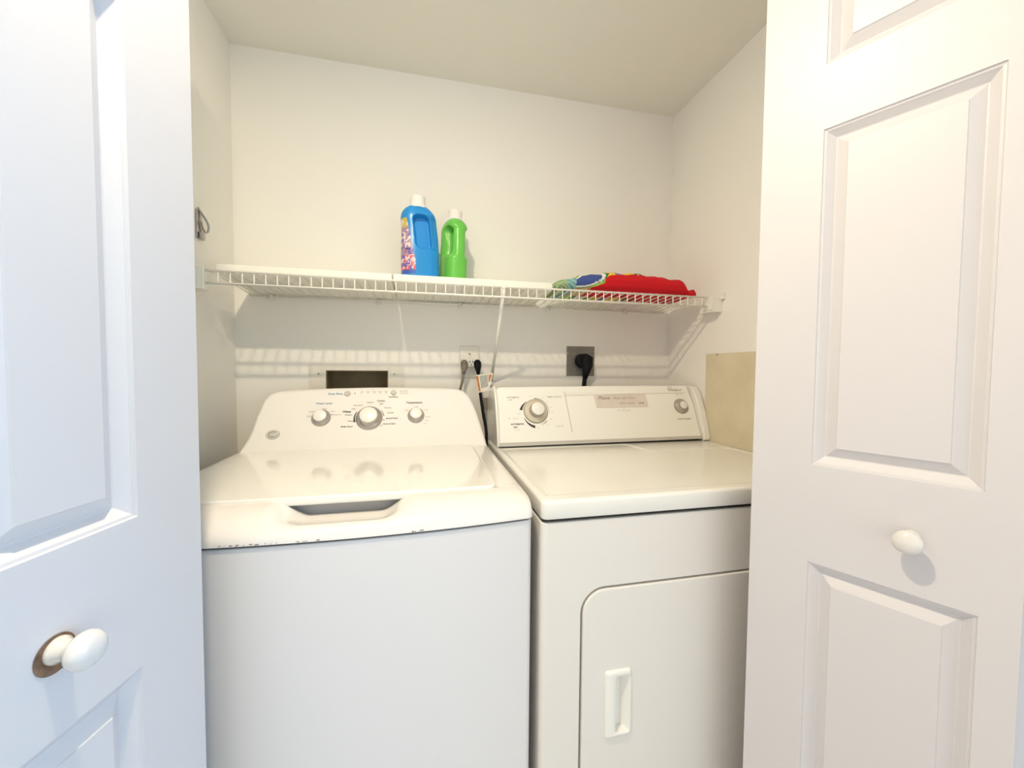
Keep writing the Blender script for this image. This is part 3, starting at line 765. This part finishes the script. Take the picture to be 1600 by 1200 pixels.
def paint_blue(u, v, s):
    base = (0.016, 0.27, 0.68)
    edge = -0.62+0.75*(0.62-v)*1.0 if v > 0.25 else -0.34
    if s < 0.3 and u < edge and 0.05 < v < 0.80:
        q = noise.noise(Vector((u*5.5, v*13, 3.1))); q2 = noise.noise(Vector((u*9+4, v*24, 8.7)))
        if v > 0.68: return (0.62, 0.46, 0.06) if q > -0.1 else (0.72, 0.66, 0.55)
        if 0.30 < v < 0.40 and q2 > 0.12: return (0.02, 0.02, 0.20)
        if 0.10 < v < 0.30 and q > 0.02: return (0.72, 0.10, 0.14) if q2 > -0.1 else (0.78, 0.62, 0.66)
        if v < 0.16: return (0.05, 0.12, 0.45)
        if q2 > 0.22: return (0.80, 0.70, 0.66)
        if q < -0.12: return (0.22, 0.12, 0.40)
        return (0.42, 0.26, 0.36)
    return base
def paint_green(u, v, s):
    return (0.15, 0.56, 0.08)
bottle('detergent_bottle', 'blue detergent bottle with white cap and colourful label, left of the green one', (0.566, -0.165, board_top(-0.165)-0.0008), math.radians(8), 0.222, 0.0560, 0.036, 0.0225, 0.032, paint_blue, M['blue'], 1.0)
bottle('detergent_bottle', 'green detergent bottle with white cap, right of the blue one', (0.6640, -0.120, board_top(-0.120)+0.0030), math.radians(-68), 0.208, 0.052, 0.037, 0.0215, 0.031, paint_green, M['green'], 0.2)

# ------------------------------------------------------------------ folded towel
def tcol(u, v, wdt):
    """u along the towel 0..1, v across 0 front..1 back (over the top)"""
    red = (0.62, 0.004, 0.012)
    if u < 0.075: return [(0.30, 0.42, 0.14), (0.14, 0.28, 0.20), (0.50, 0.60, 0.35)][int(u*90+v*14) % 3]
    if u < 0.135: return [(0.08, 0.30, 0.42), (0.35, 0.55, 0.55), (0.25, 0.42, 0.25)][int(u*70+v*9) % 3]
    ex, ey = (u-0.215)/0.098, (v-0.60)/0.30
    d = ex*ex+ey*ey+0.9*ex*ey*-1
    if d < 1: return (0.055, 0.085, 0.28)
    if d < 1.55: return (0.80, 0.80, 0.68)
    if d < 1.9: return (0.05, 0.20, 0.08)
    lim = 0.345+0.10*(v-0.5)
    bound = 0.42+0.40*sstep(0.24, 0.44, u)+0.05*sstep(0.5, 0.8, u)
    if u < 0.34 and v > bound-0.22: return (0.38, 0.62, 0.10)
    if v > bound:
        if abs(u-0.345-0.12*(v-0.6)) < 0.006: return (0.02, 0.02, 0.02)
        if 0.43 < u < 0.50: return (0.22, 0.18, 0.35)
        if 0.57 < u < 0.69: return (0.01, 0.01, 0.02) if h2(int(u*60), int(v*20)) > 0.25 else (0.7, 0.6, 0.2)
        if u < 0.66: return (0.85, 0.62, 0.03)
    if u < 0.25 and v < 0.30: return (0.60, 0.30, 0.12) if h2(int(u*40), 3) > 0.5 else (0.62, 0.50, 0.30)
    return red
towel = thing('folded_towel', 'folded red towel with a bright cartoonish print, on the right of the shelf', 'towel', (1.205, -0.15, SZ+0.001))
bm = bmesh.new(); lay = bm.verts.layers.float_color.new('pattern')
NU, NV = 280, 110; X0, X1, Y0, Y1 = 0.972, 1.425, -0.252, -0.050
g = []
for i in range(NU+1):
    u = i/NU; row = []
    x = X0+(X1-X0)*u
    hh = 0.034+0.026*sstep(0.0, 0.30, u)+0.010*math.sin(math.pi*min(1, max(0, (u-0.25)/0.6)))
    endr = 0.05
    ef = min(u, 1-u)*(X1-X0)
    k = math.sqrt(max(0.0, 1-(1-min(ef/0.030, 1))**2))
    hh *= 0.10+0.90*k if ef < 0.030 else 1
    for j in range(NV):
        a = 2*math.pi*j/NV; c, s = math.cos(a), math.sin(a); p = 2/3.4
        yc = (Y0+Y1)/2; hw = (Y1-Y0)/2-0.004*(1-k)
        y = yc-hw*math.copysign(abs(c)**p, c)
        zt = (math.copysign(abs(s)**p, s)+1)/2
        lump = 0.0025*math.sin(u*31+c*3)+0.0016*math.sin(u*67+s*4)
        groove = -0.004*math.exp(-((zt-0.52)/0.06)**2) if c > 0.3 else 0
        z = hh*zt+lump*max(0, s)
        y -= groove*-1 if c > 0 else 0
        vv = bm.verts.new((x-1.205, y+0.15, z+0.0005))
        ang = a if s >= 0 else 0
        vpos = (1-c)/2*0.55+zt*0.45 if s >= 0 else 0.0
        vpos = zt if c > 0 else 1.0
        vv[lay] = (*tcol(u, vpos, 1), 1); row.append(vv)
    g.append(row)
for A_, B_ in zip(g, g[1:]):
    for j in range(NV):
        f = bm.faces.new((A_[j], A_[(j+1) % NV], B_[(j+1) % NV], B_[j])); f.smooth = True
bm.faces.new(g[0]); bm.faces.new(g[-1][::-1])
bmesh.ops.recalc_face_normals(bm, faces=bm.faces[:])
obj('folded_cloth', bm, M['towel'], towel)
bm = bmesh.new(); lay = bm.verts.layers.float_color.new('pattern')
cols = []
for i in range(13):
    u = i/12; x = 1.405+0.060*u; top = 0.010+0.018*sstep(0.0, 1.0, u); row = []
    for (y, z) in ((-0.235, 0.002), (-0.237, top*0.5), (-0.225, top), (-0.150, top*1.05), (-0.075, top), (-0.070, 0.002)):
        vv = bm.verts.new((x-1.205, y+0.15+0.002*math.sin(u*9), z)); vv[lay] = (0.60, 0.004, 0.012, 1); row.append(vv)
    cols.append(row)
for A_, B_ in zip(cols, cols[1:]):
    for j in range(6): 
        f = bm.faces.new((A_[j], A_[(j+1) % 6], B_[(j+1) % 6], B_[j])); f.smooth = True
bm.faces.new(cols[0]); bm.faces.new(cols[-1][::-1]); bmesh.ops.recalc_face_normals(bm, faces=bm.faces[:])
obj('towel_flap', bm, M['towel'], towel)

# ------------------------------------------------------------------ washer outlet box in the wall
ob = thing('washer_outlet_box', 'recessed dark utility box in a white frame on the wall behind the washer', 'utility box', (0.36, 0, 1.07))
ol = Vector(ob.location)
bm = bmesh.new()
for a, b2 in (((0.211, -0.0035, 0.985), (0.262, 0, 1.160)), ((0.458, -0.0035, 0.985), (0.511, 0, 1.160)), ((0.262, -0.0035, 1.143), (0.458, 0, 1.160)), ((0.262, -0.0035, 0.985), (0.458, 0, 1.0))): box(bm, a, b2)
bmesh.ops.translate(bm, verts=bm.verts[:], vec=-ol); obj('frame', bm, M['platew'], ob)
bm = B(((0.262, 0.078, 1.0), (0.458, 0.082, 1.143)), ((0.262, 0.0, 1.0), (0.265, 0.08, 1.143)), ((0.455, 0.0, 1.0), (0.458, 0.08, 1.143)), ((0.262, 0, 1.140), (0.458, 0.08, 1.143)), ((0.262, 0, 1.0), (0.458, 0.08, 1.003)))
bmesh.ops.translate(bm, verts=bm.verts[:], vec=-ol); obj('recess', bm, M['boxin'], ob)
for x in (0.240, 0.478):
    bm = bmesh.new(); lathe(bm, [(0.0035, 0), (0.0035, 0.0012), (0, 0.0018)], 16, axes((x-ol.x, -0.0035, 1.132-ol.z), (1, 0, 0), (0, 0, 1), (0, -1, 0))); obj('screw', bm, M['inkl'], ob)

# ------------------------------------------------------------------ wall outlet, tap and plugs
wo = thing('wall_outlet', 'white wall outlet plate above the gap between washer and dryer', 'outlet', (0.7345, 0, 1.176))
bm = B(((-0.0355, -0.0045, -0.056), (0.0345, 0, 0.056))); obj('cover_plate', bm, M['platew'], wo, bevel=0.002)
bm = bmesh.new(); lathe(bm, [(0.003, 0), (0.003, 0.001), (0, 0.0015)], 16, axes((0, -0.0045, 0.028), (1, 0, 0), (0, 0, 1), (0, -1, 0))); obj('screw', bm, M['inkg'], wo)
ad = thing('outlet_tap', 'white three-way outlet tap plugged into the wall plate', 'adapter', (0.7345, -0.0045, 1.172))
bm = B(((-0.030, -0.034, -0.014), (0.030, 0, 0.012))); obj('tap_body', bm, M['platew'], ad, bevel=0.003)
bm = bmesh.new(); fr = axes((0.0015, -0.034, -0.001), (1, 0, 0), (0, 0, 1), (0, -1, 0))
put_poly(bm, [(-0.0065, 0.002), (-0.0035, 0.002), (-0.0035, 0.008), (-0.0065, 0.008)], fr); put_poly(bm, [(0.0035, 0.002), (0.0065, 0.002), (0.0065, 0.008), (0.0035, 0.008)], fr)
put_poly(bm, [(0.0022*math.cos(q*math.pi/5), -0.005+0.0024*math.sin(q*math.pi/5)) for q in range(10)], fr)
obj('socket_slots', bm, M['dark'], ad)
def cordthing(name, label, plugpos, plugm, cordpts, r, plug_dir):
    root = thing(name, label, 'power cord', plugpos)
    p0 = Vector(plugpos)
    bm = bmesh.new()
    P = [(0, 0.006, 0.009), (0, 0.002, 0.006), (plug_dir*0.001, -0.003, -0.006), (plug_dir*0.002, -0.003, -0.020), (plug_dir*0.003, -0.001, -0.030)]
    tube(bm, P, 0.01, 20, True, [0.0110, 0.0130, 0.0125, 0.0080, 0.0062])
    obj('plug', bm, plugm, root, smooth=True)
    bm = bmesh.new(); tube(bm, curve_pts([Vector(q)-p0 for q in cordpts]), r, 12); obj('cord', bm, plugm, root, smooth=True)
    return root
cordthing('power_cord', 'grey plug and cord on the left side of the wall tap', (0.712, -0.042, 1.165), M['grey'],
          [(0.7090, -0.043, 1.138), (0.7040, -0.042, 1.105), (0.6970, -0.030, 1.07), (0.690, -0.024, 1.00), (0.690, -0.022, 0.80)], 0.0048, -1)
bc = cordthing('power_cord', 'black plug and cord with a warning tag, dropping between washer and dryer', (0.7560, -0.048, 1.166), M['black'],
          [(0.7590, -0.049, 1.138), (0.7605, -0.060, 1.10), (0.7640, -0.085, 1.050), (0.7690, -0.105, 1.000), (0.7760, -0.120, 0.950), (0.7760, -0.125, 0.90), (0.7755, -0.100, 0.70)], 0.0052, 1)
# warning tag folded round the black cord
to = Vector(bc.location); bm = bmesh.new()
TG = axes(Vector((0.7640, -0.088, 1.105))-to, Vector((0.993, -0.02, 0.115)).normalized(), Vector((-0.115, 0.05, 0.99)).normalized(), Vector((0.02, -1, 0.05)).normalized())
prism(bm, [(-0.0130, -0.032), (0.0235, -0.028), (0.0430, 0.028), (-0.0160, 0.028)], (0, 0, 0.0008), TG)
tg = obj('warning_tag', bm, M['tagw'], bc); tg['label'] = 'white and orange warning tag'
bm = bmesh.new()
put_poly(bm, [(-0.0115, -0.028), (-0.0055, -0.0275), (-0.0080, 0.0245), (-0.0155, 0.0245)], TG, 0, 0.0014)
put_poly(bm, [(0.0240, -0.002), (0.0300, 0.004), (0.0385, 0.0245), (0.0280, 0.0245)], TG, 0, 0.0014)
put_poly(bm, [(-0.0025, -0.018), (0.0210, -0.014), (0.0250, 0.0245), (-0.0040, 0.0245)], TG, 1, 0.0014)
obj('tag_print', bm, [M['tago'], M['tagg']], tg)
bm = B(((0.7720-to.x, -0.075-to.y, 1.012-to.z), (0.7885-to.x, -0.070-to.y, 1.052-to.z))); obj('tag_back', bm, M['grey'], tg)
# dryer outlet
do = thing('dryer_outlet', 'square steel dryer outlet plate with brass screws on the back wall', 'outlet', (1.153, 0, 1.184))
bm = B(((-0.056, -0.0035, -0.056), (0.056, 0, 0.055))); obj('cover_plate', bm, M['plateg'], do, bevel=0.0015, seg=2)
for (x, z) in ((-0.022, 0.027), (-0.022, -0.030), (0.040, 0.0), (-0.052, 0.030), (0.052, 0.036)):
    bm = bmesh.new(); lathe(bm, [(0.003, 0), (0.003, 0.001), (0, 0.0015)], 14, axes((x, -0.0035, z), (1, 0, 0), (0, 0, 1), (0, -1, 0))); obj('screw', bm, M['brass'], do)
dc = thing('power_cord', 'thick black dryer plug and cord hanging from the steel plate', 'power cord', (1.153, -0.0035, 1.180))
bm = bmesh.new(); lathe(bm, [(0.026, 0), (0.027, 0.006), (0.027, 0.016), (0.024, 0.022), (0.020, 0.024), (0, 0.025)], 36, axes((0.002, 0, 0.004), (1, 0, 0), (0, 0, 1), (0, -1, 0)))
tube(bm, [(0.010, -0.020, 0.020), (0.012, -0.034, 0.010), (0.011, -0.037, -0.012), (0.009, -0.030, -0.040), (0.007, -0.026, -0.060)], 0.01, 20, True, [0.014, 0.022, 0.0205, 0.0135, 0.0088])
obj('plug', bm, M['black'], dc, smooth=True)
bm = bmesh.new(); tube(bm, curve_pts([(0.007, -0.026, -0.055), (0.004, -0.026, -0.09), (0.001, -0.028, -0.16), (0.0, -0.03, -0.40)]), 0.0082, 14); obj('cord', bm, M['black'], dc, smooth=True)

# ------------------------------------------------------------------ right wall board, left wall hook
tag(obj('tan_wall_board', B(((XR-0.005, -0.70, 0.60), (XR, -0.221, 1.209))), M['tan'], bevel=0.001, seg=1), 'flat tan board fixed on the right wall beside the dryer', 'wall board')
nb = bmesh.new(); lathe(nb, [(0.0025, 0), (0.0022, 0.0012), (0, 0.0018)], 12, axes((XR-0.005, -0.275, 1.205), (0, 1, 0), (0, 0, 1), (-1, 0, 0)))
n_ = obj('nail_head', nb, M['ink']); n_.parent = bpy.data.objects['tan_wall_board']
hk = thing('wall_hook', 'small grey metal hook on the left wall above the shelf, half hidden by the door', 'hook', (0, -0.195, 1.52))
bm = B(((0, -0.016, -0.034), (0.004, 0.012, 0.040))); obj('back_plate', bm, M['chrome'], hk, bevel=0.002)
bm = bmesh.new(); tube(bm, curve_pts([(0.004, -0.010, 0.045), (0.008, 0.002, 0.032), (0.012, 0.010, 0.022), (0.015, 0.017, 0.008), (0.014, 0.017, -0.006), (0.011, 0.011, -0.012), (0.008, 0.004, -0.004), (0.008, -0.004, 0.012)]), 0.0026, 10); obj('hook_loop', bm, M['chrome'], hk, smooth=True)
bm = B(((0.004, -0.012, -0.036), (0.014, 0.006, -0.016))); obj('catch', bm, M['chrome'], hk, bevel=0.004)
